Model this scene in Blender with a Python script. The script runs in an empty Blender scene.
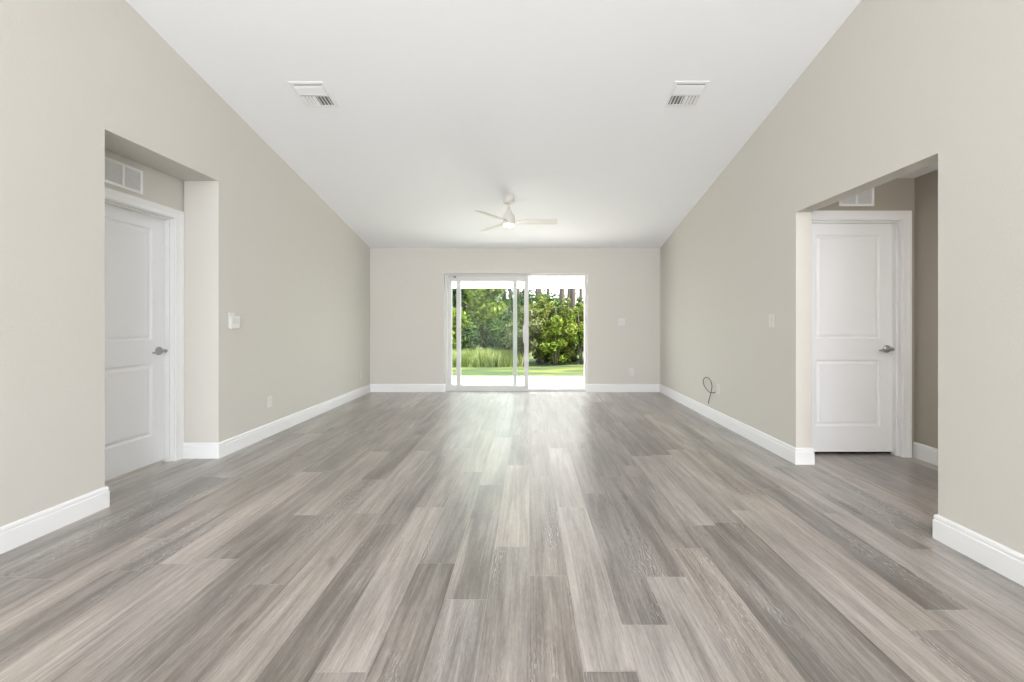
import bpy, bmesh, math, random
import numpy as np
from mathutils import Vector, Matrix

scene = bpy.context.scene
COL = scene.collection
R = math.radians

# ------------------------------------------------------------------ camera
F = 408.0                      # focal length in pixels of a 1024 wide frame
cam_d = bpy.data.cameras.new('camera'); cam = bpy.data.objects.new('camera', cam_d)
COL.objects.link(cam); scene.camera = cam
cam.location = (0, 0, 1.18); cam.rotation_euler = (R(90), 0, 0)
cam_d.sensor_width = 36; cam_d.lens = 36 * F / 1024
cam_d.shift_x = -17.3 / 1024; cam_d.shift_y = -18.5 / 1024
cam_d.clip_start = 0.05; cam_d.clip_end = 300

# ------------------------------------------------------------------ view, world, sun, large lights
vs = scene.view_settings
vs.view_transform = 'Standard'; vs.look = 'None'; vs.gamma = 1; vs.use_curve_mapping = False
vs.exposure = 0.39
w = bpy.data.worlds.new('world'); scene.world = w; w.use_nodes = True
bg = w.node_tree.nodes['Background']
bg.inputs['Color'].default_value = (0.945, 0.97, 1.0, 1)
bg.inputs['Strength'].default_value = 4.6
sd = bpy.data.lights.new('sun', 'SUN'); sun = bpy.data.objects.new('sun', sd); COL.objects.link(sun)
sd.energy = 17; sd.angle = R(0.6); sd.color = (1.0, 0.96, 0.86)
sun.location = (8, 4, 9)
_el, _az = R(54), R(-26)
sdir = Vector((math.cos(_el) * math.cos(_az), math.cos(_el) * math.sin(_az), math.sin(_el)))
sun.rotation_euler = sdir.to_track_quat('Z', 'Y').to_euler()

def area(name, loc, rot, sx, sy, power, color=(1, .99, .975)):
    d = bpy.data.lights.new(name, 'AREA'); d.shape = 'RECTANGLE'; d.size = sx; d.size_y = sy
    d.energy = power; d.color = color
    o = bpy.data.objects.new(name, d); COL.objects.link(o); o.location = loc; o.rotation_euler = rot
    return o
# unseen fill lights added behind the camera to brighten the room
area('rear_fill', (3.3, -10.0, 2.2), (R(90), 0, R(8)), 5.0, 5.0, 480, (.905, .95, 1))
area('rear_fill', (-7.3, -9.5, 2.2), (R(90), 0, R(-35)), 5.0, 5.0, 120, (.905, .95, 1))
area('bounce_fill', (-.24, -2.2, 1.5), (R(180), 0, 0), 1.6, 1.6, 60, (.905, .95, 1))  # added uplight, softens the room by bounce off the ceiling
for i, (x, y) in enumerate(((-1.6, -2.6), (1.1, -2.6), (-1.6, -1.0), (1.1, -1.0))):
    area('overhead_fill', (x, y, 3.05), (0, 0, 0), .4, .4, 4)  # added downward fill, no fixture modelled
for i, (x, y, z, e) in enumerate(((.9, -1.1, 2.1, 24), (-1.2, -1.6, 2.1, 10))):       # unseen point fills added for the alcove door and side walls
    _d = bpy.data.lights.new('point_fill', 'POINT'); _d.energy = e; _d.shadow_soft_size = .15; _d.color = (.97, .985, 1)
    _o = bpy.data.objects.new('point_fill', _d); COL.objects.link(_o); _o.location = (x, y, z)
_d = bpy.data.lights.new('hallway_lamp', 'POINT'); _d.energy = 32; _d.shadow_soft_size = .12; _d.color = (1, .99, .975)
_o = bpy.data.objects.new('hallway_lamp', _d); COL.objects.link(_o); _o.location = (2.87, 1.0, 2.15)

# ------------------------------------------------------------------ room dimensions (metres, camera at x=0 y=0)
XL, XR, YB = -2.705, 2.224, 6.93
YR = -4.5                                 # rear end of the room, open to daylight
HC = 2.445; SL = .2126; YRIDGE = .4
def ceil_z(y): return HC + SL * (YB - max(y, YRIDGE)) - SL * max(0, YRIDGE - y)

# ------------------------------------------------------------------ helpers
def tag(o, label=None, cat=None, group=None, kind=None):
    if label: o['label'] = label
    if cat: o['category'] = cat
    if group: o['group'] = group
    if kind: o['kind'] = kind
    return o

def empty(name, loc, rz=0, parent=None):
    o = bpy.data.objects.new(name, None); COL.objects.link(o)
    o.location = loc; o.rotation_euler = (0, 0, rz); o.empty_display_size = .1
    if parent: o.parent = parent
    return o

def link(name, bm, mat, parent=None, smooth=False, mats=None):
    me = bpy.data.meshes.new(name)
    bmesh.ops.recalc_face_normals(bm, faces=bm.faces)
    bm.to_mesh(me); bm.free()
    for m in (mats or [mat]): me.materials.append(m)
    if smooth:
        for p in me.polygons: p.use_smooth = True
    o = bpy.data.objects.new(name, me); COL.objects.link(o)
    if parent: o.parent = parent
    return o

def box(bm, x0, x1, y0, y1, z0, z1, bevel=0, mtx=None):
    x0, x1 = sorted((x0, x1)); y0, y1 = sorted((y0, y1)); z0, z1 = sorted((z0, z1))
    tmp = bmesh.new()
    v = [tmp.verts.new(p) for p in ((x0,y0,z0),(x1,y0,z0),(x1,y1,z0),(x0,y1,z0),(x0,y0,z1),(x1,y0,z1),(x1,y1,z1),(x0,y1,z1))]
    for f in ((0,3,2,1),(4,5,6,7),(0,1,5,4),(1,2,6,5),(2,3,7,6),(3,0,4,7)): tmp.faces.new([v[i] for i in f])
    if bevel: bmesh.ops.bevel(tmp, geom=list(tmp.edges), offset=bevel, segments=2, affect='EDGES', profile=.7)
    merge(bm, tmp, mtx)

def merge(bm, tmp, mtx=None):
    if mtx is not None: bmesh.ops.transform(tmp, matrix=mtx, verts=tmp.verts)
    mp = {}
    for vv in tmp.verts: mp[vv] = bm.verts.new(vv.co)
    for f in tmp.faces:
        try: nf = bm.faces.new([mp[x] for x in f.verts]); nf.smooth = f.smooth
        except ValueError: pass
    tmp.free()

def prism(bm, poly, a0, a1, axis='x'):
    """extrude a polygon (given in the other two axes) between a0 and a1"""
    def P(a, u, v): return (a, u, v) if axis == 'x' else ((u, a, v) if axis == 'y' else (u, v, a))
    A = [bm.verts.new(P(a0, *p)) for p in poly]; B = [bm.verts.new(P(a1, *p)) for p in poly]
    bm.faces.new(A); bm.faces.new(B[::-1])
    n = len(poly)
    for i in range(n): bm.faces.new((A[i], B[i], B[(i+1) % n], A[(i+1) % n]))

def lathe(bm, prof, seg=32, mtx=None, smooth=True):
    """profile (radius, height) turned about z"""
    tmp = bmesh.new(); rings = []
    for r, z in prof:
        rings.append([tmp.verts.new((r*math.cos(2*math.pi*k/seg), r*math.sin(2*math.pi*k/seg), z)) for k in range(seg)])
    for a, b in zip(rings, rings[1:]):
        for k in range(seg):
            f = tmp.faces.new((a[k], a[(k+1) % seg], b[(k+1) % seg], b[k])); f.smooth = smooth
    tmp.faces.new(rings[0][::-1]); tmp.faces.new(rings[-1])
    merge(bm, tmp, mtx)

def tube(bm, pts, rad, seg=8):
    """round tube along points; rad a number or one per point"""
    pts = [Vector(p) for p in pts]; n = len(pts)
    rads = rad if isinstance(rad, (list, tuple)) else [rad] * n
    up = None; rings = []
    for i, p in enumerate(pts):
        t = (pts[min(i+1, n-1)] - pts[max(i-1, 0)]).normalized()
        if up is None:
            up = Vector((0, 0, 1)) if abs(t.z) < .9 else Vector((1, 0, 0))
        s = t.cross(up).normalized(); up = s.cross(t).normalized()
        rings.append([bm.verts.new(p + (s*math.cos(2*math.pi*k/seg) + up*math.sin(2*math.pi*k/seg))*rads[i]) for k in range(seg)])
    for a, b in zip(rings, rings[1:]):
        for k in range(seg):
            f = bm.faces.new((a[k], a[(k+1) % seg], b[(k+1) % seg], b[k])); f.smooth = True
    bm.faces.new(rings[0][::-1]); bm.faces.new(rings[-1])

# ------------------------------------------------------------------ materials
def new_mat(name):
    m = bpy.data.materials.new(name); m.use_nodes = True
    nt = m.node_tree; b = nt.nodes['Principled BSDF']
    return m, nt, b

def N(nt, t, **kw):
    n = nt.nodes.new(t)
    for k, v in kw.items():
        if k in n.inputs.keys() if isinstance(k, str) else False: n.inputs[k].default_value = v
        else: setattr(n, k, v)
    return n

def painted(name, col, rough=.6, bump=0, scale=120, spec=.3, var=.0):
    m, nt, b = new_mat(name)
    b.inputs['Roughness'].default_value = rough; b.inputs['Specular IOR Level'].default_value = spec
    tc = N(nt, 'ShaderNodeTexCoord')
    no = N(nt, 'ShaderNodeTexNoise'); no.inputs['Scale'].default_value = scale; no.inputs['Detail'].default_value = 3
    nt.links.new(tc.outputs['Object'], no.inputs['Vector'])
    mx = N(nt, 'ShaderNodeMix', data_type='RGBA')
    mx.inputs['A'].default_value = (*[c*(1-var) for c in col], 1); mx.inputs['B'].default_value = (*[min(1, c*(1+var)) for c in col], 1)
    nt.links.new(no.outputs['Fac'], mx.inputs['Factor']); nt.links.new(mx.outputs['Result'], b.inputs['Base Color'])
    if bump:
        bp = N(nt, 'ShaderNodeBump'); bp.inputs['Strength'].default_value = bump; bp.inputs['Distance'].default_value = .004
        nt.links.new(no.outputs['Fac'], bp.inputs['Height']); nt.links.new(bp.outputs['Normal'], b.inputs['Normal'])
    return m

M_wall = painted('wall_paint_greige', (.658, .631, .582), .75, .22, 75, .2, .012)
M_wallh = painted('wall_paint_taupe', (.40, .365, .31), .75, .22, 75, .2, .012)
M_ceil = painted('ceiling_paint_white', (.905, .91, .925), .85, .12, 70, .15, .006)
M_trim = painted('trim_paint_white', (.86, .86, .86), .38, 0, 30, .4, .004)
M_door = painted('door_paint_white', (.88, .885, .895), .42, .03, 160, .4, .004)
M_plate = painted('white_plastic', (.72, .71, .685), .35, 0, 60, .5, .004)
M_slot = painted('dark_slot', (.03, .03, .03), .6)
M_fan = painted('fan_enamel_cream', (.74, .72, .67), .45, 0, 60, .4, .01)
M_vinyl = painted('white_aluminium_frame', (.68, .68, .665), .4, 0, 40, .4, .004)
M_duct = painted('duct_grey', (.22, .22, .22), .8)
M_grille = painted('grille_white', (.87, .87, .865), .5, 0, 60, .3, .004)
M_cable = painted('cable_black', (.035, .035, .035), .5)
M_stucco = painted('stucco_cream', (.84, .82, .74), .9, .4, 60, .1, .03)
M_slab = painted('patio_concrete', (.80, .78, .74), .9, .2, 40, .1, .05)
M_bark = painted('bark', (.085, .075, .068), .9, .8, 30, .1, .35)

m, nt, b = new_mat('satin_nickel'); M_nickel = m
b.inputs['Metallic'].default_value = 1; b.inputs['Roughness'].default_value = .3
b.inputs['Base Color'].default_value = (.42, .41, .40, 1)
no = N(nt, 'ShaderNodeTexNoise'); no.inputs['Scale'].default_value = 200
mr = N(nt, 'ShaderNodeMapRange'); mr.inputs['To Min'].default_value = .25; mr.inputs['To Max'].default_value = .38
nt.links.new(no.outputs['Fac'], mr.inputs['Value']); nt.links.new(mr.outputs['Result'], b.inputs['Roughness'])

m, nt, b = new_mat('fan_light_lens'); M_lens = m
b.inputs['Base Color'].default_value = (.9, .9, .88, 1)
b.inputs['Emission Color'].default_value = (1, .98, .92, 1); b.inputs['Emission Strength'].default_value = 1.3

def glass_mat(name, tint):
    m = bpy.data.materials.new(name); m.use_nodes = True; nt = m.node_tree; nt.nodes.clear()
    out = N(nt, 'ShaderNodeOutputMaterial'); tr = N(nt, 'ShaderNodeBsdfTransparent'); gl = N(nt, 'ShaderNodeBsdfGlossy')
    tr.inputs['Color'].default_value = (*tint, 1); gl.inputs['Roughness'].default_value = .01
    fr = N(nt, 'ShaderNodeValue'); fr.outputs[0].default_value = .004
    mx = N(nt, 'ShaderNodeMixShader')
    nt.links.new(fr.outputs[0], mx.inputs[0]); nt.links.new(tr.outputs[0], mx.inputs[1]); nt.links.new(gl.outputs[0], mx.inputs[2])
    nt.links.new(mx.outputs[0], out.inputs['Surface'])
    return m
M_glass = glass_mat('window_glass', (.955, .975, .957))

# wood look vinyl planks: every plank is a face that carries its own tone and texture offset
m, nt, b = new_mat('vinyl_plank_wood'); M_floor = m
L = nt.links.new
at = N(nt, 'ShaderNodeAttribute', attribute_name='plank'); sep = N(nt, 'ShaderNodeSeparateColor'); L(at.outputs['Color'], sep.inputs[0])
tone, rnd, warm = sep.outputs[0], sep.outputs[1], sep.outputs[2]
tc = N(nt, 'ShaderNodeTexCoord')
# plank local coordinates: position shifted by a per-plank random amount
sh = N(nt, 'ShaderNodeCombineXYZ')
mul = N(nt, 'ShaderNodeMath', operation='MULTIPLY'); mul.inputs[1].default_value = 37.0; L(rnd, mul.inputs[0])
mul2 = N(nt, 'ShaderNodeMath', operation='MULTIPLY'); mul2.inputs[1].default_value = 91.0; L(rnd, mul2.inputs[0])
L(mul.outputs[0], sh.inputs['X']); L(mul2.outputs[0], sh.inputs['Y']); L(mul.outputs[0], sh.inputs['Z'])
pos = N(nt, 'ShaderNodeVectorMath', operation='ADD'); L(tc.outputs['Object'], pos.inputs[0]); L(sh.outputs[0], pos.inputs[1])
def scaled(sx, sy, src=None):
    s = N(nt, 'ShaderNodeVectorMath', operation='MULTIPLY'); s.inputs[1].default_value = (sx, sy, 1)
    L((src or pos.outputs[0]), s.inputs[0]); return s.outputs[0]
def noise(vec, detail=4, rough=.6, scale=1, dist=0):
    n = N(nt, 'ShaderNodeTexNoise'); n.inputs['Scale'].default_value = scale; n.inputs['Detail'].default_value = detail
    n.inputs['Roughness'].default_value = rough; n.inputs['Distortion'].default_value = dist; L(vec, n.inputs['Vector']); return n.outputs['Fac']
def ramp(fac, pts):
    r = N(nt, 'ShaderNodeValToRGB'); L(fac, r.inputs[0]); e = r.color_ramp.elements
    while len(e) < len(pts): e.new(.5)
    for k, (p, c) in enumerate(pts): e[k].position = p; e[k].color = (c, c, c, 1) if not isinstance(c, tuple) else (*c, 1)
    return r.outputs[0]
def mathn(op, a, bb, clamp=False):
    n = N(nt, 'ShaderNodeMath', operation=op, use_clamp=clamp)
    for k, v in enumerate((a, bb)):
        if isinstance(v, (int, float)): n.inputs[k].default_value = v
        else: L(v, n.inputs[k])
    return n.outputs[0]
streak = noise(scaled(16, 1.1), 5, .6, 1, .6)            # broad light and dark bands along the plank
fine = noise(scaled(110, 3.2), 4, .6)                    # fine grain
blot = noise(scaled(7, 1.6), 3, .5, 1, .4)
# cathedral grain: distorted rings stretched along the plank
wv = N(nt, 'ShaderNodeTexWave', wave_type='BANDS', bands_direction='X'); wv.inputs['Scale'].default_value = 5
wv.inputs['Distortion'].default_value = 14; wv.inputs['Detail'].default_value = 4; wv.inputs['Detail Scale'].default_value = 1.6
L(scaled(5.2, 1.5), wv.inputs['Vector'])
veins = ramp(wv.outputs['Fac'], [(0, 0), (.86, 0), (.97, 1)])
vmask = ramp(noise(scaled(5.5, .9), 3, .5, 1, .3), [(0, 0), (.545, 0), (.64, 1)])
dmask = ramp(tone, [(0, 1), (.55, 1), (.62, .12)])
vmask = mathn('MULTIPLY', vmask, dmask)
vein = mathn('MULTIPLY', veins, vmask)
darkv = mathn('MULTIPLY', ramp(wv.outputs['Fac'], [(0, 1), (.15, .6), (.3, 0)]), vmask)
knot = ramp(noise(scaled(13, 3.4), 1, .3, 1, .2), [(0, 1), (.20, 1), (.27, 0)])
# value: plank tone + bands + grain
v = mathn('ADD', mathn('MULTIPLY', mathn('SUBTRACT', streak, .5), .88), tone)
v = mathn('ADD', v, mathn('MULTIPLY', mathn('SUBTRACT', blot, .5), .55))
v = mathn('ADD', v, mathn('MULTIPLY', mathn('SUBTRACT', fine, .5), .62))
grit = noise(scaled(170, 26), 3, .7)
v = mathn('ADD', v, mathn('MULTIPLY', mathn('SUBTRACT', grit, .5), .40))
v = mathn('SUBTRACT', v, mathn('MULTIPLY', darkv, .14))
v = mathn('SUBTRACT', v, mathn('MULTIPLY', knot, .22))
cr = N(nt, 'ShaderNodeValToRGB'); L(v, cr.inputs[0]); e = cr.color_ramp.elements
for _ in range(2): e.new(.5)
for k, (p, c) in enumerate([(0.0, (.074, .062, .052)), (.36, (.182, .160, .140)), (.62, (.332, .300, .268)), (1.0, (.58, .538, .488))]):
    e[k].position = p; e[k].color = (*c, 1)
cool = N(nt, 'ShaderNodeMix', data_type='RGBA', blend_type='MULTIPLY'); L(cr.outputs[0], cool.inputs['A'])
cw = N(nt, 'ShaderNodeMix', data_type='RGBA'); cw.inputs['A'].default_value = (.97, .99, 1.03, 1); cw.inputs['B'].default_value = (1.035, .995, .965, 1)
L(mathn('ADD', mathn('MULTIPLY', warm, .7), mathn('MULTIPLY', blot, .3)), cw.inputs['Factor'])
L(cw.outputs['Result'], cool.inputs['B']); cool.inputs['Factor'].default_value = 1
vm = N(nt, 'ShaderNodeMix', data_type='RGBA'); L(mathn('MULTIPLY', vein, .62), vm.inputs['Factor'])
L(cool.outputs['Result'], vm.inputs['A']); vm.inputs['B'].default_value = (.62, .60, .58, 1)
L(vm.outputs['Result'], b.inputs['Base Color'])
b.inputs['Specular IOR Level'].default_value = .6; b.inputs['Coat Weight'].default_value = .8; b.inputs['Coat Roughness'].default_value = .36
L(mathn('ADD', mathn('MULTIPLY', fine, .12), .29), b.inputs['Roughness'])
bp = N(nt, 'ShaderNodeBump'); bp.inputs['Strength'].default_value = .12; bp.inputs['Distance'].default_value = .002
L(fine, bp.inputs['Height']); L(bp.outputs['Normal'], b.inputs['Normal'])

def leaf_mat(name, c0, c1, c2, transl=.25):
    m, nt, b = new_mat(name)
    g = N(nt, 'ShaderNodeNewGeometry'); r = N(nt, 'ShaderNodeValToRGB'); e = r.color_ramp.elements; e.new(.5)
    for k, (p, c) in enumerate(((0, c0), (.55, c1), (1, c2))): e[k].position = p; e[k].color = (*c, 1)
    no = N(nt, 'ShaderNodeTexNoise'); no.inputs['Scale'].default_value = 1.7; no.inputs['Detail'].default_value = 2
    tc = N(nt, 'ShaderNodeTexCoord'); nt.links.new(tc.outputs['Object'], no.inputs['Vector'])
    mr = N(nt, 'ShaderNodeMapRange'); mr.inputs['From Min'].default_value = .35; mr.inputs['From Max'].default_value = .65; nt.links.new(no.outputs['Fac'], mr.inputs['Value'])
    mxf = N(nt, 'ShaderNodeMix'); mxf.inputs['Factor'].default_value = .5; nt.links.new(g.outputs['Random Per Island'], mxf.inputs['A']); nt.links.new(mr.outputs['Result'], mxf.inputs['B'])
    nt.links.new(mxf.outputs['Result'], r.inputs[0]); nt.links.new(r.outputs[0], b.inputs['Base Color'])
    b.inputs['Roughness'].default_value = .6; b.inputs['Specular IOR Level'].default_value = .15
    tl = N(nt, 'ShaderNodeBsdfTranslucent'); nt.links.new(r.outputs[0], tl.inputs['Color'])
    mx = N(nt, 'ShaderNodeMixShader'); mx.inputs[0].default_value = transl
    nt.links.new(b.outputs[0], mx.inputs[1]); nt.links.new(tl.outputs[0], mx.inputs[2])
    nt.links.new(mx.outputs[0], nt.nodes['Material Output'].inputs['Surface'])
    return m
M_leaf = [leaf_mat('leaf_olive', (0.030, 0.046, 0.008), (0.078, 0.102, 0.018), (0.178, 0.186, 0.051)),
          leaf_mat('leaf_bright', (0.038, 0.069, 0.007), (0.095, 0.139, 0.016), (0.200, 0.225, 0.042)),
          leaf_mat('leaf_dark', (.008, .020, .003), (.026, .052, .008), (.080, .122, .018), .12),
          leaf_mat('leaf_dusty', (0.042, 0.056, 0.020), (0.085, 0.100, 0.039), (0.146, 0.160, 0.076)),
          leaf_mat('leaf_tallgrass', (0.078, 0.116, 0.026), (0.159, 0.198, 0.062), (0.277, 0.270, 0.149))]
m, nt, b = new_mat('lawn_grass'); M_lawn = m
tc = N(nt, 'ShaderNodeTexCoord'); no = N(nt, 'ShaderNodeTexNoise'); no.inputs['Scale'].default_value = 1.1; no.inputs['Detail'].default_value = 8
mp = N(nt, 'ShaderNodeMapping'); mp.inputs['Scale'].default_value = (.6, 2.0, 1)
nt.links.new(tc.outputs['Object'], mp.inputs[0]); nt.links.new(mp.outputs[0], no.inputs['Vector'])
r = N(nt, 'ShaderNodeValToRGB'); e = r.color_ramp.elements; e.new(.5)
for k, (p, c) in enumerate(((.38, (.010, .026, .002)), (.5, (.029, .049, .003)), (.62, (.074, .082, .006)))): e[k].position = p; e[k].color = (*c, 1)  # grass tones; the dark bands also put dappled tree shade into the colour
nt.links.new(no.outputs['Fac'], r.inputs[0]); nt.links.new(r.outputs[0], b.inputs['Base Color']); b.inputs['Roughness'].default_value = .9

# ------------------------------------------------------------------ floor of planks
PW, PL = .181, 1.2255
COLW = {-1: (2.148, .78, .50), -2: (1.739, .52, .2), -3: (2.0, .50, .4), -4: (1.377, .76, .45), 0: (1.9, .50, .5),
        1: (1.379, .80, .4), 2: (1.592, .56, .15), 3: (1.892, .52, .2), 4: (2.131, .50, .4), 5: (2.374, .52, .3),
        7: (2.56, .72, .5), 9: (2.9, .50, .2), 10: (3.745, .70, .5), 13: (3.1, .68, .5), -5: (2.395, .48, .2), -6: (1.3, .72, .7),
        -7: (1.84, .48, .5), -8: (2.5, .5, .2), -10: (3.22, .5, .5), -13: (3.1, .5, .4)}
TONES = {(-1, 0): .80, (-1, -1): .52, (-2, 0): .46, (-2, -1): .60, (-4, 0): .74, (-4, -1): .62, (1, 0): .80, (1, 1): .76, (1, -1): .40,
         (2, -1): .76, (2, 0): .50, (3, -1): .70, (3, 0): .42, (5, 0): .74, (5, -1): .44, (7, 0): .72, (7, -1): .74, (10, -1): .70, (10, -2): .72,
         (10, 0): .66, (-8, 0): .74, (-8, -1): .45, (-10, -1): .74, (-10, -2): .72, (-10, 0): .46, (-6, 0): .66, (-6, 1): .72, (-6, -1): .68, (-13, 0): .74,
         (-13, -1): .44, (-7, -1): .36, (-7, 0): .56, (13, 0): .70, (13, 1): .66, (13, -1): .66, (-2, -2): .62, (-9, -1): .66, (-3, 0): .46, (0, 0): .52, (0, -1): .50}
rg = random.Random(7)
bm = bmesh.new(); lay = bm.loops.layers.float_color.new('plank')
def plank(x0, x1, y0, y1, tone, seed, warm):
    g = .0006
    f = bm.faces.new([bm.verts.new(p) for p in ((x0+g, y0+g, 0), (x1-g, y0+g, 0), (x1-g, y1-g, 0), (x0+g, y1-g, 0))])
    for l in f.loops: l[lay] = (tone, seed, warm, 1)
for k in range(-18, 20):
    off, _, warm0 = COLW.get(k, (rg.uniform(1.5, 2.7), .5, rg.random()))
    for j in range(-8, 6):
        y0, y1 = off + j*PL, off + (j+1)*PL
        y0c, y1c = max(y0, YR), min(y1, YB + .06)
        t = TONES.get((k, j))
        if t is None: t = rg.choice([.40, .44, .48, .50, .52, .54, .58, .68])
        t = .53 + (t - .53)*.84
        wm = min(1, max(0, warm0 + rg.uniform(-.35, .35)))
        sd_ = rg.random()
        if y1c - y0c < .02: continue
        plank(k*PW, (k+1)*PW, y0c, y1c, t, sd_, wm)
box(bm, -18*PW, 20*PW, YR, YB + .06, -.12, -.002)
floor = link('floor', bm, M_floor)
tag(floor, 'greyish brown wood-look plank flooring', 'floor', kind='structure')

# ------------------------------------------------------------------ walls
def struct(name, bm, mat, label, cat):
    return tag(link(name, bm, mat), label, cat, kind='structure')

T = .130
# left wall with the door alcove opening
bm = bmesh.new()
AY0, AY1, AZ = 2.60, 3.552, 2.412
x0, x1 = XL - .30, XL
prism(bm, [(YR, -.1), (AY0, -.1), (AY0, ceil_z(AY0)+.1), (YRIDGE, ceil_z(YRIDGE)+.1), (YR, ceil_z(YR)+.1)], x0, x1)
prism(bm, [(AY1, -.1), (YB+.2, -.1), (YB+.2, ceil_z(YB)+.1), (AY1, ceil_z(AY1)+.1)], x0, x1)
prism(bm, [(AY0, AZ), (AY1, AZ), (AY1, ceil_z(AY1)+.1), (AY0, ceil_z(AY0)+.1)], x0, x1)
struct('wall_left', bm, M_wall, 'greige painted left wall rising to the vaulted ceiling', 'wall')
# back of the alcove, with the door opening
AX = -3.02
DL0, DL1, DH = 2.708, 3.468, 2.058       # left door leaf
bm = bmesh.new(); e_ = .022
box(bm, AX - .11, AX, AY0 - .2, DL0 - e_, -.1, 2.6); box(bm, AX - .11, AX, DL1 + e_, AY1 + .2, -.1, 2.6)
box(bm, AX - .11, AX, DL0 - e_, DL1 + e_, DH + .025, 2.6)
struct('wall_alcove', bm, M_wall, 'greige wall at the back of the left alcove around the white door', 'wall')
# right wall with hallway opening
HY0, HY1, HZ = 2.22, 3.402, 2.102
bm = bmesh.new(); x0, x1 = XR, XR + T
prism(bm, [(YR, -.1), (HY0, -.1), (HY0, ceil_z(HY0)+.1), (YRIDGE, ceil_z(YRIDGE)+.1), (YR, ceil_z(YR)+.1)], x0, x1)
prism(bm, [(HY1, -.1), (YB+.2, -.1), (YB+.2, ceil_z(YB)+.1), (HY1, ceil_z(HY1)+.1)], x0, x1)
prism(bm, [(HY0, HZ), (HY1, HZ), (HY1, ceil_z(HY1)+.1), (HY0, ceil_z(HY0)+.1)], x0, x1)
struct('wall_right', bm, M_wall, 'greige painted right wall with the square hallway opening', 'wall')
# hallway
DR0, DR1, DHR = 2.444, 3.257, 2.074; HYB = 3.576; HXR = 3.377
bm = bmesh.new()
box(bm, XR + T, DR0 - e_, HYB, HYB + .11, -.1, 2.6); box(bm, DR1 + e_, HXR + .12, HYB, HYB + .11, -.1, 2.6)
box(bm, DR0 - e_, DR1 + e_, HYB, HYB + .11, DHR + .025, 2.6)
struct('wall_hallway_end', bm, M_wallh, 'taupe hallway end wall around the right white door', 'wall')
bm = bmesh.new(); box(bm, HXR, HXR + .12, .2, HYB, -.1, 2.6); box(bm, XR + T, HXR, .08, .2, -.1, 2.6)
struct('wall_hallway_side', bm, M_wallh, 'taupe side wall of the hallway', 'wall')
bm = bmesh.new(); box(bm, XR + T, HXR, .2, HYB, HC, HC + .1)
struct('ceiling_hallway', bm, M_ceil, 'flat white hallway ceiling', 'ceiling')
# rear facade around the wide opening behind the camera
bm = bmesh.new()
box(bm, -9, XL - .30, YR, YR + .2, -.1, 4.4); box(bm, XR + T, 9, YR, YR + .2, -.1, 4.4); box(bm, XL - .30, XR + T, YR, YR + .2, ceil_z(YR) + .02, 4.4)
struct('wall_rear', bm, M_wall, 'rear wall of the house around the wide opening behind the camera', 'wall')
# back wall with the sliding door opening
SX0, SX1, SZ = -1.448, .988, 2.012
bm = bmesh.new()
box(bm, XL - .30, SX0, YB, YB + .2, -.3, HC + .1); box(bm, SX1, XR + 1.6, YB, YB + .2, -.3, HC + .1)
box(bm, SX0, SX1, YB, YB + .2, SZ, HC + .1); box(bm, SX0, SX1, YB + .062, YB + .2, -.3, -.004)
struct('wall_back', bm, M_wall, 'greige back wall around the sliding glass door', 'wall')
# vaulted ceiling
bm = bmesh.new()
prism(bm, [(YR, ceil_z(YR)), (YRIDGE, ceil_z(YRIDGE)), (YB + .2, ceil_z(YB + .2)), (YB + .2, HC + .14), (YRIDGE, ceil_z(YRIDGE) + .15), (YR, ceil_z(YR) + .15)], XL - .31, XR + T + .01)
struct('ceiling', bm, M_ceil, 'smooth white vaulted ceiling sloping down to the back wall', 'ceiling')

# ------------------------------------------------------------------ baseboards
BP = [(0, 0), (.015, 0), (.015, .100), (.0135, .104), (.0105, .106), (.0105, .110), (.0125, .113), (.012, .124), (.009, .131), (.004, .135), (0, .135)]
def baseboard(name, pts, label, ends=(None, None)):
    """profile swept along a floor polyline; the room lies on the left-hand side of the direction of travel"""
    P = [Vector((p[0], p[1])) for p in pts]; n = len(P)
    nrm = []
    for i in range(n - 1):
        d = (P[i+1] - P[i]).normalized(); nrm.append(Vector((-d.y, d.x)))
    off = []
    for i in range(n):
        if i == 0: o = ends[0] or nrm[0]
        elif i == n-1: o = ends[1] or nrm[-1]
        else:
            s = nrm[i-1] + nrm[i]; o = s / (1 + nrm[i-1].dot(nrm[i]))
        off.append(Vector(o))
    bm = bmesh.new()
    rings = [[bm.verts.new((P[i].x + off[i].x*u, P[i].y + off[i].y*u, z)) for u, z in BP] for i in range(n)]
    for a, b in zip(rings, rings[1:]):
        for k in range(len(BP)):
            bm.faces.new((a[k], b[k], b[(k+1) % len(BP)], a[(k+1) % len(BP)]))
    bm.faces.new(rings[0]); bm.faces.new(rings[-1][::-1])
    return struct(name, bm, M_trim, label, 'baseboard')
# going so the room is on the left: right wall runs +y -> -y? (left of +y travel is -x): right wall travels +y, back wall travels -x, left wall travels -y
baseboard('baseboard_right', [(XR, YR), (XR, HY0), (XR + T, HY0), (XR + T, HY0 - .6)], 'white baseboard along the near stretch of right wall before the hallway opening')
baseboard('baseboard_right', [(XR + T, HYB), (XR + T, HY1), (XR, HY1), (XR, YB)], 'white baseboard along the far stretch of right wall past the hallway opening', ends=(None, (-1, -1)))
baseboard('baseboard_back', [(XR, YB), (SX1, YB), (SX1, YB + .06)], 'white baseboard on back wall to the right of the sliding door', ends=((-1, -1), None))
baseboard('baseboard_back', [(SX0, YB + .06), (SX0, YB), (XL, YB)], 'white baseboard on back wall to the left of the sliding door', ends=(None, (1, -1)))
baseboard('baseboard_left', [(XL, YB), (XL, AY1), (AX + .018, AY1)], 'white baseboard along the far stretch of left wall past the alcove', ends=((1, -1), None))
baseboard('baseboard_left', [(AX + .018, AY0), (XL, AY0), (XL, YR)], 'white baseboard along the near stretch of left wall before the alcove')
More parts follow.
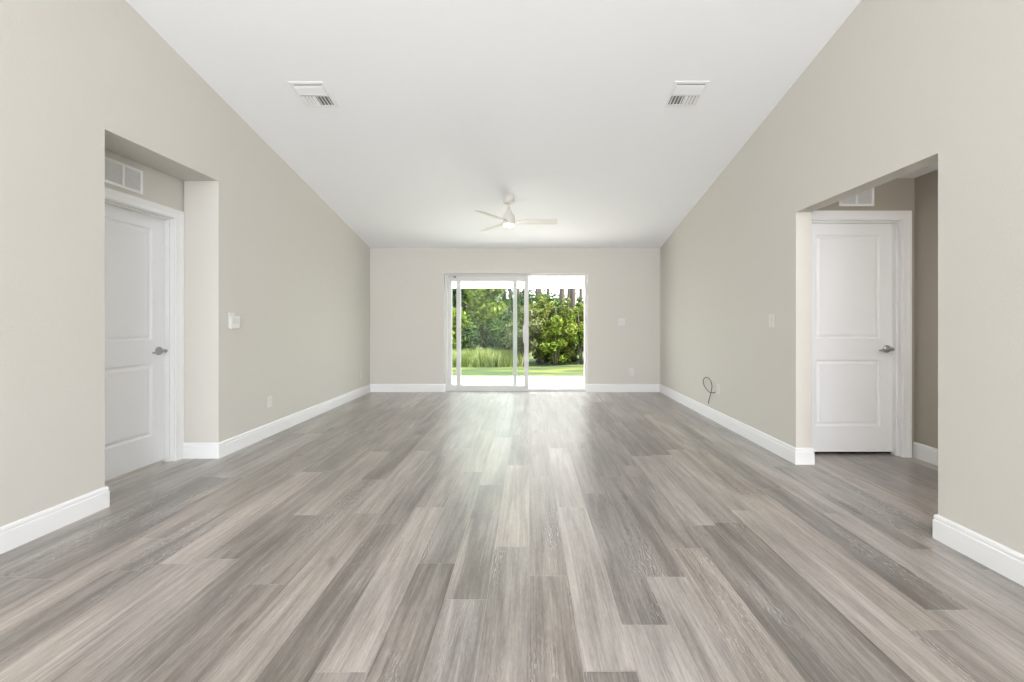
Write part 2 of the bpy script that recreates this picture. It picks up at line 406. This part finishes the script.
baseboard('baseboard_hallway', [(HXR, .2), (HXR, HYB)], 'white baseboard on the hallway side wall beside the right door')

# ------------------------------------------------------------------ hinged doors
def nested(bm, rects):
    """rects: (x0,x1,z0,z1,y) nested rings joined by quads, last one capped"""
    rings = [[bm.verts.new(p) for p in ((a, y, c), (b_, y, c), (b_, y, d), (a, y, d))] for a, b_, c, d, y in rects]
    for r0, r1 in zip(rings, rings[1:]):
        for k in range(4): bm.faces.new((r0[k], r0[(k+1) % 4], r1[(k+1) % 4], r1[k]))
    bm.faces.new(rings[-1])

def panel_face(bm, w_, h_, panels, z0, y=0, s=1):
    xs = (panels[0][0], panels[0][1])
    def q(a, b_, c, d): bm.faces.new([bm.verts.new(p) for p in ((a, y, c), (b_, y, c), (b_, y, d), (a, y, d))])
    q(0, xs[0], z0, h_); q(xs[1], w_, z0, h_)
    zs = [z0] + [v for p in panels for v in p[2:]] + [h_]
    for i in range(0, len(zs), 2): q(xs[0], xs[1], zs[i], zs[i+1])
    for a, b_, c, d in panels:
        R_ = [(0, 0), (.005, .008), (.012, .013), (.020, .013), (.036, .004), (.040, .003)]
        nested(bm, [(a+i, b_-i, c+i, d-i, y + s*dep) for i, dep in R_])

def hinged_door(name, loc, rz, w_, label, DH):
    root = empty(name, loc, rz); tag(root, label, 'door', kind='structure')
    z0 = .024; st = .118
    panels = [(st, w_ - st, .252, .845), (st, w_ - st, 1.035, DH - .108)]
    bm = bmesh.new()
    panel_face(bm, w_, DH, panels, z0, 0, 1); panel_face(bm, w_, DH, panels, z0, .035, -1)
    for (a, b_) in (((0, z0), (w_, z0)), ((w_, z0), (w_, DH)), ((w_, DH), (0, DH)), ((0, DH), (0, z0))):
        bm.faces.new([bm.verts.new(p) for p in ((a[0], 0, a[1]), (b_[0], 0, b_[1]), (b_[0], .035, b_[1]), (a[0], .035, a[1]))])
    bmesh.ops.remove_doubles(bm, verts=bm.verts, dist=.0002)
    leaf = link('door_leaf', bm, M_door, root)
    # jamb with stop
    g = .003; D0, D1 = -.0745, .0345
    bm = bmesh.new()
    box(bm, -g - .018, -g, D0, D1, 0, DH + g + .018); box(bm, w_ + g, w_ + g + .018, D0, D1, 0, DH + g + .018)
    box(bm, -g, w_ + g, D0, D1, DH + g, DH + g + .018)
    box(bm, -g, .009, -.040, -.002, 0, DH + g); box(bm, w_ - .009, w_ + g, -.040, -.002, 0, DH + g)
    box(bm, .009, w_ - .009, -.040, -.002, DH - .009, DH + g)
    link('door_jamb', bm, M_trim, root)
    # mitred casing
    bm = bmesh.new(); i0 = g + .006
    prof = [(0, 0), (0, .010), (.004, .012), (.030, .0125), (.042, .0145), (.054, .017), (.068, .018), (.074, .016), (.074, 0)]
    prof = [(u + i0, d) for u, d in prof]
    rings = []
    for P in range(4):
        ring = []
        for u, d in prof:
            x = -u if P < 2 else w_ + u
            z = 0 if P in (0, 3) else DH + u
            ring.append(bm.verts.new((x, D0 - d, z)))
        rings.append(ring)
    for a, b_ in zip(rings, rings[1:]):
        for k in range(len(prof)): bm.faces.new((a[k], a[(k+1) % len(prof)], b_[(k+1) % len(prof)], b_[k]))
    bm.faces.new(rings[0]); bm.faces.new(rings[-1][::-1])
    link('door_casing', bm, M_trim, root)
    # lever handle on a round rose
    hx, hz = w_ - .060, .943
    rot = Matrix.Translation((hx, 0, hz)) @ Matrix.Rotation(R(90), 4, 'X')
    bm = bmesh.new()
    lathe(bm, [(.034, 0), (.034, .005), (.030, .010), (.018, .013), (.0125, .016), (.0115, .045), (.0135, .050), (.0135, .062), (.009, .066)], 28, rot)
    hd = link('door_handle', bm, M_nickel, root); hd['label'] = 'brushed nickel lever handle'
    bm = bmesh.new()
    tube(bm, [(hx + .004, -.056, hz), (hx - .018, -.057, hz - .001), (hx - .045, -.056, hz - .006), (hx - .075, -.052, hz - .010), (hx - .098, -.047, hz - .009), (hx - .106, -.045, hz - .008)],
         [.011, .0105, .0095, .0085, .0075, .004], 12)
    link('lever', bm, M_nickel, hd)
    bm = bmesh.new(); box(bm, w_ - .026, w_ - .001, -.0085, -.0003, hz - .012, hz + .012, .003)
    link('latch_plate', bm, M_nickel, hd)
    return root
hinged_door('door_1', (AX - .075, DL0, 0), R(90), DL1 - DL0, 'white two-panel door in the left alcove', DH)
hinged_door('door_2', (DR0, HYB + .075, 0), 0, DR1 - DR0, 'white two-panel door at the end of right hallway', DHR)
# rooms behind the doors: dark floor void closed by a simple wall so no daylight leaks under them
bm = bmesh.new(); box(bm, AX - .6, AX - .5, AY0 - .2, AY1 + .2, -.1, 2.6); box(bm, AX - .6, AX - .11, AY0 - .3, AY0 - .2, -.1, 2.6); box(bm, AX - .6, AX - .11, AY1 + .2, AY1 + .3, -.1, 2.6); box(bm, AX-.6, XL-.29, AY0-.3, AY1+.3, 2.6, 2.7)
struct('wall_closet_left', bm, M_wall, 'wall of the room behind the left alcove door', 'wall')
bm = bmesh.new(); box(bm, XR + T, HXR + .12, HYB + .8, HYB + .9, -.1, 2.6); box(bm, HXR + .12, HXR + .2, HYB, HYB + .9, -.1, 2.6); box(bm, XR+T, HXR+.2, HYB+.11, HYB+.9, 2.6, 2.7)
struct('wall_closet_right', bm, M_wall, 'wall of the room behind the right hallway door', 'wall')

# ------------------------------------------------------------------ sliding glass door
root = empty('door_3', (0, 0, 0)); tag(root, 'white framed sliding glass patio door in the back wall, standing half open', 'sliding door', kind='structure')
FY0, FY1 = YB + .062, YB + .182
bm = bmesh.new()
box(bm, SX0 + .001, SX0 + .040, FY0, FY1, 0, SZ - .001, .002); box(bm, SX1 - .038, SX1 - .001, FY0, FY1, 0, SZ - .001, .002)
box(bm, SX0 + .040, SX1 - .038, FY0, FY1, SZ - .030, SZ - .001, .002)
box(bm, SX0 + .040, SX1 - .038, FY0, FY1, -.003, .016, .002)
for yy in (FY0, FY0 + .05, FY1 - .008): box(bm, SX0 + .040, SX1 - .038, yy, yy + .006, .014, .034)
link('door_frame', bm, M_vinyl, root)
def glazed_panel(name, x0, x1, z0, z1, y0, y1, sw, tw, bw):
    bm = bmesh.new()
    box(bm, x0, x0 + sw, y0, y1, z0, z1, .003); box(bm, x1 - sw, x1, y0, y1, z0, z1, .003)
    box(bm, x0 + sw, x1 - sw, y0, y1, z1 - tw, z1, .003); box(bm, x0 + sw, x1 - sw, y0, y1, z0, z0 + bw, .003)
    p = link(name, bm, M_vinyl, root)
    bm = bmesh.new(); ym = (y0 + y1)/2; box(bm, x0 + sw - .004, x1 - sw + .004, ym - .003, ym + .003, z0 + bw - .004, z1 - tw + .004)
    link('glass_pane', bm, M_glass, p); return p
fp = glazed_panel('fixed_panel', SX0 + .041, -.213, .034, SZ - .031, FY0 + .064, FY0 + .100, .068, .09, .07)
sp = glazed_panel('sliding_panel', -1.252, -.012, .020, SZ - .033, FY0 + .010, FY0 + .046, .076, .088, .074)
bm = bmesh.new()
box(bm, -.112, -.090, FY0 - .012, FY0 + .009, .86, 1.12, .004)
box(bm, -.100, -.070, FY0 + .002, FY0 + .0095, .82, 1.16, .002)
link('pull_handle', bm, M_vinyl, sp)
bm = bmesh.new(); box(bm, -1.30, -1.262, FY0 + .012, FY0 + .04, SZ - .062, SZ - .034, .003)
o = link('bump_stop', bm, M_duct, root); o['label'] = 'small grey stop block in the top track'

# ------------------------------------------------------------------ ceiling fan
FX, FY = -.262, 5.25
fz = ceil_z(FY)
fan = empty('ceiling_fan', (FX, FY, fz)); tag(fan, 'three-blade cream ceiling fan with lit round lamp, near the back wall', 'ceiling fan')
tilt = Matrix.Rotation(math.atan(SL), 4, 'X')   # canopy lies on the slope (rises towards the camera)
bm = bmesh.new()
lathe(bm, [(.070, .016), (.070, -.05), (.070, -.075), (.060, -.088), (.035, -.094), (.020, -.096)], 36)
link('canopy', bm, M_fan, fan)
bm = bmesh.new(); lathe(bm, [(.0135, -.15), (.0135, -.09)], 16); lathe(bm, [(.020, -.156), (.024, -.148), (.020, -.136), (.0135, -.134)], 16)
link('downrod', bm, M_fan, fan)
zb = 2.478 - fz
bm = bmesh.new()
lathe(bm, [(.020, zb + .175), (.024, zb + .160), (.034, zb + .130), (.052, zb + .100), (.068, zb + .078), (.076, zb + .055), (.078, zb + .020), (.076, zb - .010), (.078, zb - .012), (.078, zb - .030), (.072, zb - .034)], 40)
link('motor_housing', bm, M_fan, fan)
bm = bmesh.new(); lathe(bm, [(.069, zb - .034), (.069, zb - .052), (.065, zb - .060), (.054, zb - .065), (.02, zb - .067)], 36)
o = link('lamp_lens', bm, M_lens, fan, mats=[M_lens]); o['label'] = 'glowing white lamp lens'
blade_me = None
for k, ang in enumerate((0, 127, 238)):
    if blade_me is None:
        bm = bmesh.new()
        outl = [(.13, -.040), (.20, -.060), (.34, -.067), (.55, -.066), (.608, -.063), (.622, -.052), (.626, .0), (.622, .050), (.608, .060), (.55, .063), (.34, .064), (.20, .052), (.13, .036)]
        for zz in (0, .007):
            pass
        A = [bm.verts.new((x, y, -.0035)) for x, y in outl]; B = [bm.verts.new((x, y, .0035)) for x, y in outl]
        bm.faces.new(A[::-1]); bm.faces.new(B)
        for i in range(len(outl)): bm.faces.new((A[i], A[(i+1) % len(outl)], B[(i+1) % len(outl)], B[i]))
        blade = link('blade', bm, M_fan, fan); blade_me = blade.data
        bm = bmesh.new(); box(bm, .06, .20, -.016, .016, .0036, .010, .002); box(bm, .15, .20, -.030, .030, .0036, .009, .002)
        brk = link('blade_bracket', bm, M_fan, blade)
    else:
        b0 = blade.copy(); COL.objects.link(b0); bk = brk.copy(); COL.objects.link(bk); bk.parent = b0
        blade_cur = b0
    cur = blade if k == 0 else blade_cur
    cur.matrix_local = Matrix.Translation((0, 0, zb - .004)) @ Matrix.Rotation(R(ang), 4, 'Z') @ Matrix.Rotation(R(-13), 4, 'X')
pl = bpy.data.lights.new('fan_lamp', 'POINT'); pl.energy = 1.2; pl.shadow_soft_size = .06; pl.color = (1, .95, .86)
po = bpy.data.objects.new('fan_lamp', pl); COL.objects.link(po); po.location = (FX, FY, 2.478 - .14)

# ------------------------------------------------------------------ ceiling registers
def slope_matrix(x, y):
    # local z = outward normal of the ceiling's underside pointing into the room; local y = along slope towards the back wall
    ez = Vector((0, -SL, -1)).normalized(); ey = Vector((0, 1, -SL)).normalized(); ex = ey.cross(ez)
    m_ = Matrix((ex, ey, ez)).transposed().to_4x4(); m_.translation = (x, y, ceil_z(y)); return m_
def register(x, y, label):
    root = empty('ceiling_vent', (0, 0, 0)); root.matrix_world = slope_matrix(x, y); tag(root, label, 'air vent', 'ceiling air vents')
    W = .146; I = .120
    bm = bmesh.new()
    for (a, b_, c, d) in ((-W, W, -W, -I), (-W, W, I, W), (-W, -I, -I, I), (I, W, -I, I)):
        box(bm, a, b_, c, d, .0005, .008, .002)
    box(bm, -I, I, .005, .013, .001, .008); 
    link('vent_frame', bm, M_grille, root)
    bm = bmesh.new(); box(bm, -I, I, -I, I, .0003, .0012)
    o = link('vent_duct', bm, M_duct, root); o['label'] = 'grey duct behind the vanes'
    n = 5
    bm = bmesh.new()
    for k in range(3):                              # cross vanes on the camera side
        yy = -I + .026 + k*.036
        box(bm, -I, I, -.014, .014, -.0009, .0009, mtx=Matrix.Translation((0, yy, .0085)) @ Matrix.Rotation(R(22), 4, 'X'))
    link('cross_vanes', bm, M_grille, root)
    for s in (-1, 1):                               # two banks of lengthwise vanes leaning away from the middle
        bm = bmesh.new()
        for k in range(4):
            xx = s*(.018 + k*.029)
            box(bm, -.011, .011, .013, I, -.0009, .0009, mtx=Matrix.Translation((xx, 0, .0075)) @ Matrix.Rotation(R(-s*38), 4, 'Y'))
        if s == -1: box(bm, -.003, .003, .013, I, .001, .010)
        link('side_vanes', bm, M_grille, root)
register(-1.872, 3.552, 'white square ceiling vent left of the fan, above the left wall')
register(1.362, 3.545, 'white square ceiling vent right of the fan, nearer the right wall')

# ------------------------------------------------------------------ wall grilles (local x = along the wall, local -y = into the room)
def grille(loc, rz, label):
    root = empty('wall_vent', loc, rz); tag(root, label, 'air vent', 'wall return grilles above the doors')
    w_, h_ = .305, .185; fr = .020
    bm = bmesh.new()
    for a in ((0, w_, 0, fr), (0, w_, h_ - fr, h_), (0, fr, fr, h_ - fr), (w_ - fr, w_, fr, h_ - fr), (w_/2 - .009, w_/2 + .009, fr, h_ - fr)):
        box(bm, a[0], a[1], -.010, -.0005, a[2], a[3], .002)
    link('grille_frame', bm, M_grille, root)
    bm = bmesh.new(); box(bm, fr, w_ - fr, -.0015, -.0004, fr, h_ - fr)
    o = link('grille_duct', bm, M_duct, root); o['label'] = 'dark duct behind the louvres'
    bm = bmesh.new()
    n = 14
    for k in range(n):
        z = fr + (k + .5)*(h_ - 2*fr)/n
        for a, b_ in ((fr, w_/2 - .009), (w_/2 + .009, w_ - fr)):
            box(bm, a, b_, -.0050, .0050, -.0007, .0007, mtx=Matrix.Translation((0, -.0062, z)) @ Matrix.Rotation(R(-40), 4, 'X'))
    link('louvres', bm, M_grille, root)
grille((AX, 2.875, 2.175), R(90), 'white two-section air grille above the left alcove door')
grille((2.712, HYB, 2.198), 0, 'white two-section air grille above the right hallway door')

# ------------------------------------------------------------------ switches, outlets, thermostat
def plate_mesh(bm, w_, h_): box(bm, -w_/2, w_/2, -.006, -.0004, -h_/2, h_/2, .0025)
def outlet(loc, rz, label, group='wall outlets'):
    root = empty('wall_outlet', loc, rz); tag(root, label, 'outlet', group)
    bm = bmesh.new(); plate_mesh(bm, .072, .117); link('cover_plate', bm, M_plate, root)
    for s in (-1, 1):
        bm = bmesh.new(); box(bm, -.017, .017, -.0085, -.0055, s*.020 - .014, s*.020 + .014, .002)
        sk = link('socket', bm, M_plate, root)
        bm = bmesh.new()
        for dx, hh in ((-.0065, .0045), (.0065, .0035)): box(bm, dx - .0011, dx + .0011, -.0088, -.0082, s*.020 - hh + .003, s*.020 + hh + .003)
        lathe(bm, [(.0024, 0), (.0024, .0004)], 10, Matrix.Translation((0, -.0084, s*.020 - .008)) @ Matrix.Rotation(R(90), 4, 'X'))
        link('slots', bm, M_slot, sk)
    return root
def switch(loc, rz, gangs, label):
    root = empty('light_switch', loc, rz); tag(root, label, 'light switch')
    w_ = .072 + .046*(gangs - 1)
    bm = bmesh.new(); plate_mesh(bm, w_, .117); link('cover_plate', bm, M_plate, root)
    for g in range(gangs):
        cx = (g - (gangs - 1)/2)*.046
        bm = bmesh.new(); tmp = bmesh.new(); box(tmp, -.0165, .0165, -.0025, .0015, -.033, .033, .001)
        merge(bm, tmp, Matrix.Translation((cx, -.0080, 0)) @ Matrix.Rotation(R(4), 4, 'X'))
        link('rocker', bm, M_plate, root)
    return root
LW, RW = R(90), R(-90)
outlet((XL, 4.248, .357), LW, 'white outlet low on the left wall, the one nearer the alcove')
outlet((XL, 6.53, .34), LW, 'white outlet low on the left wall in the far corner near the back wall')
outlet((1.735, YB, .34), 0, 'white outlet low on the back wall right of the sliding door')
outlet((XR, 4.79, .395), RW, 'white outlet on the right wall beside the loop of black cable')
switch((1.565, YB, 1.187), 0, 2, 'white double light switch on the back wall right of the sliding door')
switch((XR, 3.745, 1.195), RW, 1, 'white single light switch on the right wall beside the hallway opening')
root = empty('thermostat', (XL, 3.73, 1.185), LW); tag(root, 'white square thermostat on the left wall just past the alcove', 'thermostat')
bm = bmesh.new(); box(bm, -.062, .010, -.006, -.0004, -.055, .085, .002); link('wall_plate', bm, M_plate, root)
bm = bmesh.new(); box(bm, -.055, .060, -.022, -.0062, -.060, .052, .004); bd = link('thermostat_body', bm, M_plate, root)
bm = bmesh.new(); box(bm, -.034, .040, -.0232, -.0218, -.018, .034, .0004); sc = link('display', bm, painted('display_grey', (.66, .66, .64), .25), bd)
sc['label'] = 'pale grey display'

# ------------------------------------------------------------------ loop of cable on right wall
def px(xp, yp, X):       # where a line of sight meets the plane x = X
    Y = F*X/(xp - 529.3); return Vector((X, Y, 1.18 - (yp - 322.5)*Y/F))
cp = [(715.3, 392.2, XR - .006), (712.5, 392.8, XR - .03), (710, 392.4, XR - .035), (706.5, 389.3, XR - .03), (704, 385, XR - .025), (703.2, 381, XR - .02), (704.4, 378.2, XR - .018),
      (706.8, 377.3, XR - .018), (709.4, 379, XR - .02), (711.3, 382.6, XR - .022), (712, 386.5, XR - .022), (711.3, 391, XR - .022), (710, 396, XR - .02), (709, 400, XR - .018), (708.3, 403.6, XR - .017)]
ctrl = [px(*c) for c in cp]
def catmull(P, n=6):
    out = []
    for i in range(len(P) - 1):
        p0, p1, p2, p3 = P[max(i-1, 0)], P[i], P[i+1], P[min(i+2, len(P)-1)]
        for k in range(n):
            t = k/n
            out.append(.5*((2*p1) + (p2 - p0)*t + (2*p0 - 5*p1 + 4*p2 - p3)*t*t + (3*p1 - p0 - 3*p2 + p3)*t**3))
    out.append(P[-1]); return out
bm = bmesh.new(); tube(bm, catmull(ctrl), .0043, 8)
tag(link('cable', bm, M_cable), 'thin black cable looping out of the right wall above the baseboard', 'cable')

# ------------------------------------------------------------------ patio, garden
bm = bmesh.new(); box(bm, -5.5, 4.5, YB + .2, 9.35, -.25, -.05, .01)
struct('patio_slab', bm, M_slab, 'pale sunlit concrete patio slab outside the sliding door', 'patio')
pg = empty('patio_pergola', (-.4, 9.4, -.05)); tag(pg, 'cream painted patio beam on posts outside the sliding door', 'pergola')
bm = bmesh.new(); box(bm, -4.6, 4.2, -.07, .07, 2.02, 2.38, .01); link('beam', bm, M_stucco, pg)
for x in (-4.45, 4.05):
    bm = bmesh.new(); box(bm, x - .09, x + .09, -.09, .09, 0, 2.02, .01); link('post', bm, M_stucco, pg)
# ground
bm = bmesh.new()
nx, ny = 40, 50
GX0, GX1, GY0, GY1 = -30, 30, 9.3, 60
rg = random.Random(3)
def gz(x, y): return -.15 + .03*math.sin(x*.7) * min(1, (y-9.3)/3)
V = [[bm.verts.new((GX0 + (GX1-GX0)*i/nx, GY0 + (GY1-GY0)*(j/ny)**1.6, gz(GX0 + (GX1-GX0)*i/nx, GY0 + (GY1-GY0)*(j/ny)**1.6))) for i in range(nx+1)] for j in range(ny+1)]
for j in range(ny):
    for i in range(nx): bm.faces.new((V[j][i], V[j][i+1], V[j+1][i+1], V[j+1][i]))
struct('lawn', bm, M_lawn, 'bright mown lawn beyond the patio slab', 'lawn')
bm = bmesh.new(); box(bm, -30, 30, 7.0, 9.3, -.5, -.26)
struct('garden_ground', bm, M_lawn, 'ground below the patio slab', 'ground')

NR = np.random.default_rng(11)
def leaves_mesh(name, C, Nn, size, mat, parent, aspect=.42, droop=0.3):
    """diamond leaves at centres C facing roughly Nn"""
    n = len(C)
    rnd = NR.normal(size=(n, 3)); nn = Nn + rnd*.55; nn /= np.linalg.norm(nn, axis=1)[:, None]
    t = np.cross(nn, NR.normal(size=(n, 3))); t[:, 2] -= droop*np.abs(NR.normal(size=n)); t -= nn*(t*nn).sum(1)[:, None]
    t /= np.linalg.norm(t, axis=1)[:, None] + 1e-9
    s = np.cross(nn, t)
    L_ = size*NR.uniform(.6, 1.35, n)[:, None]; W_ = L_*aspect
    p0 = C - t*L_*.5; p1 = C + s*W_*.5 + nn*L_*.08; p2 = C + t*L_*.5 - nn*L_*.1; p3 = C - s*W_*.5 + nn*L_*.08
    verts = np.stack([p0, p1, p2, p3], 1).reshape(-1, 3)
    idx = np.arange(n)*4
    faces = np.stack([idx, idx+1, idx+2, idx+3], 1)
    me = bpy.data.meshes.new(name); me.from_pydata(verts.tolist(), [], faces.tolist()); me.materials.append(mat)
    o = bpy.data.objects.new(name, me); COL.objects.link(o); o.parent = parent
    return o
def clumps(n, cen, rad, k, cr):
    """points on k clumps of radius cr spread through an ellipsoid"""
    d = NR.normal(size=(k, 3)); d /= np.linalg.norm(d, axis=1)[:, None]
    cc = np.array(cen) + d*np.array(rad)*(NR.uniform(.25, 1, k)**.5)[:, None]
    rr = cr*NR.uniform(.6, 1.3, k)
    w_ = rr**2/np.sum(rr**2); ch = NR.choice(k, n, p=w_)
    u = NR.normal(size=(n, 3)); u /= np.linalg.norm(u, axis=1)[:, None]
    P = cc[ch] + u*rr[ch][:, None]*(NR.uniform(.45, 1, n)**.5)[:, None]
    nn = u + np.array([.1, -.2, .5]); return P, nn
def shrub(x, y, rx, h, mat, n, leaf, label, group, aspect=.42, k=26, cat='shrub', name='shrub'):
    z0 = gz(x, y)
    root = empty(name, (x, y, z0)); tag(root, label, cat, group)
    P, nn = clumps(n, (0, 0, h*.5), (rx, rx*.7, h*.46), k, .24*min(rx, h*.6) + .06)
    P[:, 2] = np.abs(P[:, 2]) + .01
    leaves_mesh('foliage', P, nn, leaf, mat, root, aspect)
    bm = bmesh.new()
    for q in range(5):
        a = q*1.3 + x; tube(bm, [(0.03*math.cos(a), .03*math.sin(a), -.05), (rx*.3*math.cos(a), rx*.2*math.sin(a), h*.4), (rx*.6*math.cos(a), rx*.4*math.sin(a), h*.8)], [.025, .018, .008], 6)
    link('stems', bm, M_bark, root)
    return root
def tree(x, y, h, trunk_r, crown, mat, n, leaf, label, group, lean=0, k=30, cr=.6, name='tree', nb=6):
    """crown = (z centre, radius xy, radius z)"""
    z0 = gz(x, y) - .05
    root = empty(name, (x, y, z0)); tag(root, label, 'tree', group)
    cz, rxy, rz_ = crown
    P, nn = clumps(n, (lean, 0, cz), (rxy, rxy*.8, rz_), k, cr)
    P[:, 2] = np.maximum(P[:, 2], .05)
    leaves_mesh('crown', P, nn, leaf, mat, root)
    bm = bmesh.new(); rr = random.Random(int(x*100 + y*10))
    tube(bm, [(0, 0, -.1), (lean*.3 + .03, .02, h*.35), (lean*.7 - .03, 0, h*.7), (lean, 0, h)], [trunk_r*1.2, trunk_r, trunk_r*.75, trunk_r*.3], 10)
    for q in range(nb):
        a = rr.uniform(0, 6.28); t = rr.uniform(.35, .8)
        tube(bm, [(lean*t, 0, h*t), (lean*t + math.cos(a)*rxy*.4, math.sin(a)*rxy*.3, h*t + rz_*.3), (lean*t + math.cos(a)*rxy*.8, math.sin(a)*rxy*.6, h*t + rz_*.5)], [trunk_r*.4, trunk_r*.28, trunk_r*.1], 6)
    link('trunk', bm, M_bark, root)
    return root

G1 = 'shrubs of the hedge behind the lawn'
# hedge on the right, seen through the open half
hedge = [(-.15, 12.6, .55, 1.75, 3, .10), (.35, 12.9, .6, 2.05, 0, .11), (.80, 12.5, .45, 1.35, 1, .15), (1.10, 12.9, .6, 2.1, 0, .11), (1.65, 12.7, .6, 1.9, 1, .11),
         (2.15, 12.8, .6, 2.0, 0, .11), (2.7, 12.9, .6, 1.9, 3, .10), (3.3, 12.9, .6, 2.0, 2, .11), (.55, 13.6, .7, 2.25, 2, .12), (1.5, 13.7, .8, 2.3, 2, .12), (2.4, 13.7, .8, 2.35, 0, .12)]
for i, (x, y, rx, h, mi, lf) in enumerate(hedge):
    lab = {0: 'olive green leafy shrub in the hedge right of the door panel', 1: 'bright green shrub with larger leaves in the hedge behind the lawn',
           2: 'dark green shrub at the back of the hedge', 3: 'dusty pale green shrub in the hedge behind the lawn'}[mi]
    shrub(x, y, rx, h*1.08, M_leaf[mi], 2600, lf, lab, G1 + ' (%s)' % ('olive', 'bright', 'dark', 'dusty')[mi])
# left part, seen through the glass: tall grass strip, then shrubs and trees
n = 7000
X = NR.uniform(-3.3, -.1, n); Y = NR.uniform(12.3, 14.2, n); H = NR.uniform(.2, .52, n); A = NR.uniform(0, 6.28, n); Wd = NR.uniform(.008, .016, n)
lx, ly = NR.normal(0, .09, n), NR.normal(0, .09, n); Z = -.17
ca, sa = np.cos(A)*Wd, np.sin(A)*Wd
v0 = np.stack([X-ca, Y-sa, np.full(n, Z)], 1); v1 = np.stack([X+ca, Y+sa, np.full(n, Z)], 1)
v2 = np.stack([X+ca*.8+lx*.4, Y+sa*.8+ly*.4, Z+H*.6], 1); v3 = np.stack([X-ca*.8+lx*.4, Y-sa*.8+ly*.4, Z+H*.6], 1); v4 = np.stack([X+lx, Y+ly, Z+H], 1)
verts = np.stack([v0, v1, v2, v3, v4], 1).reshape(-1, 3); ix = np.arange(n)*5
faces = [tuple(f) for f in np.stack([ix, ix+1, ix+2, ix+3], 1).tolist()] + [tuple(f) for f in np.stack([ix+3, ix+2, ix+4], 1).tolist()]
me = bpy.data.meshes.new('tall_grass'); me.from_pydata(verts.tolist(), [], faces); me.materials.append(M_leaf[4])
tg = bpy.data.objects.new('tall_grass', me); COL.objects.link(tg)
tag(tg, 'strip of tall pale green grass behind the lawn, seen through the glass', 'grass', kind='stuff')
G2 = 'broadleaf trees behind the tall grass'
tl = [(-4.3, 17.0, 5.5, .12, (2.6, 1.0, 2.0), 2, 'dark green tree behind the tall grass'),
      (-2.75, 18.5, 6.0, .10, (2.7, .85, 2.2), 2, 'dark green tree behind the tall grass'),
      (-3.0, 14.9, 1.9, .05, (1.15, .45, .75), 1, 'small bright green tree at the left edge of the glass'),
      (-1.75, 16.0, 4.2, .08, (2.2, .62, 1.5), 1, 'yellow green tree seen through the middle of the glass'),
      (-.55, 19.5, 6.0, .12, (1.5, .7, 1.2), 2, 'dark green tree behind the tall grass'),
      (-2.55, 15.4, 2.0, .05, (.9, .42, .7), 2, 'dark green tree behind the tall grass'),
      (-.85, 15.6, 2.0, .05, (.9, .5, .65), 2, 'dark green tree behind the tall grass')]
for (x, y, h, tr, cr_, mi, lab) in tl:
    tree(x, y, h, tr, cr_, M_leaf[mi], 3400, .24, lab, G2 if mi == 2 else None, cr=.38, k=40)
# woods far behind
for i, (x, y) in enumerate(((-9.5, 27), (-6.6, 30), (-4.2, 26), (-1.8, 29), (.6, 27), (3.0, 30), (5.4, 27), (7.8, 30), (10, 28))):
    tree(x, y, 7, .16, (1.9, 1.9, 1.5), M_leaf[2], 4200, .26, 'distant leafy tree in the woods beyond the garden', 'distant leafy trees of the woods', cr=.7, k=30)
# bare pine trunks rising above the hedge against the sky
for i, (x, y, r_) in enumerate(((-1.15, 24, .09), (-.3, 22, .10), (.35, 20, .07), (.95, 21, .08), (1.5, 19, .13), (2.1, 20, .14), (2.75, 22, .09), (3.4, 21, .07), (.6, 25, .12), (2.5, 26, .12))):
    tree(x, y, 11, r_, (9.6, .55, .9), M_leaf[2], 700, .22, 'tall slim pine trunk rising above the hedge', 'pine trunks above the hedge', cr=.5, k=14, name='pine_tree', nb=5)
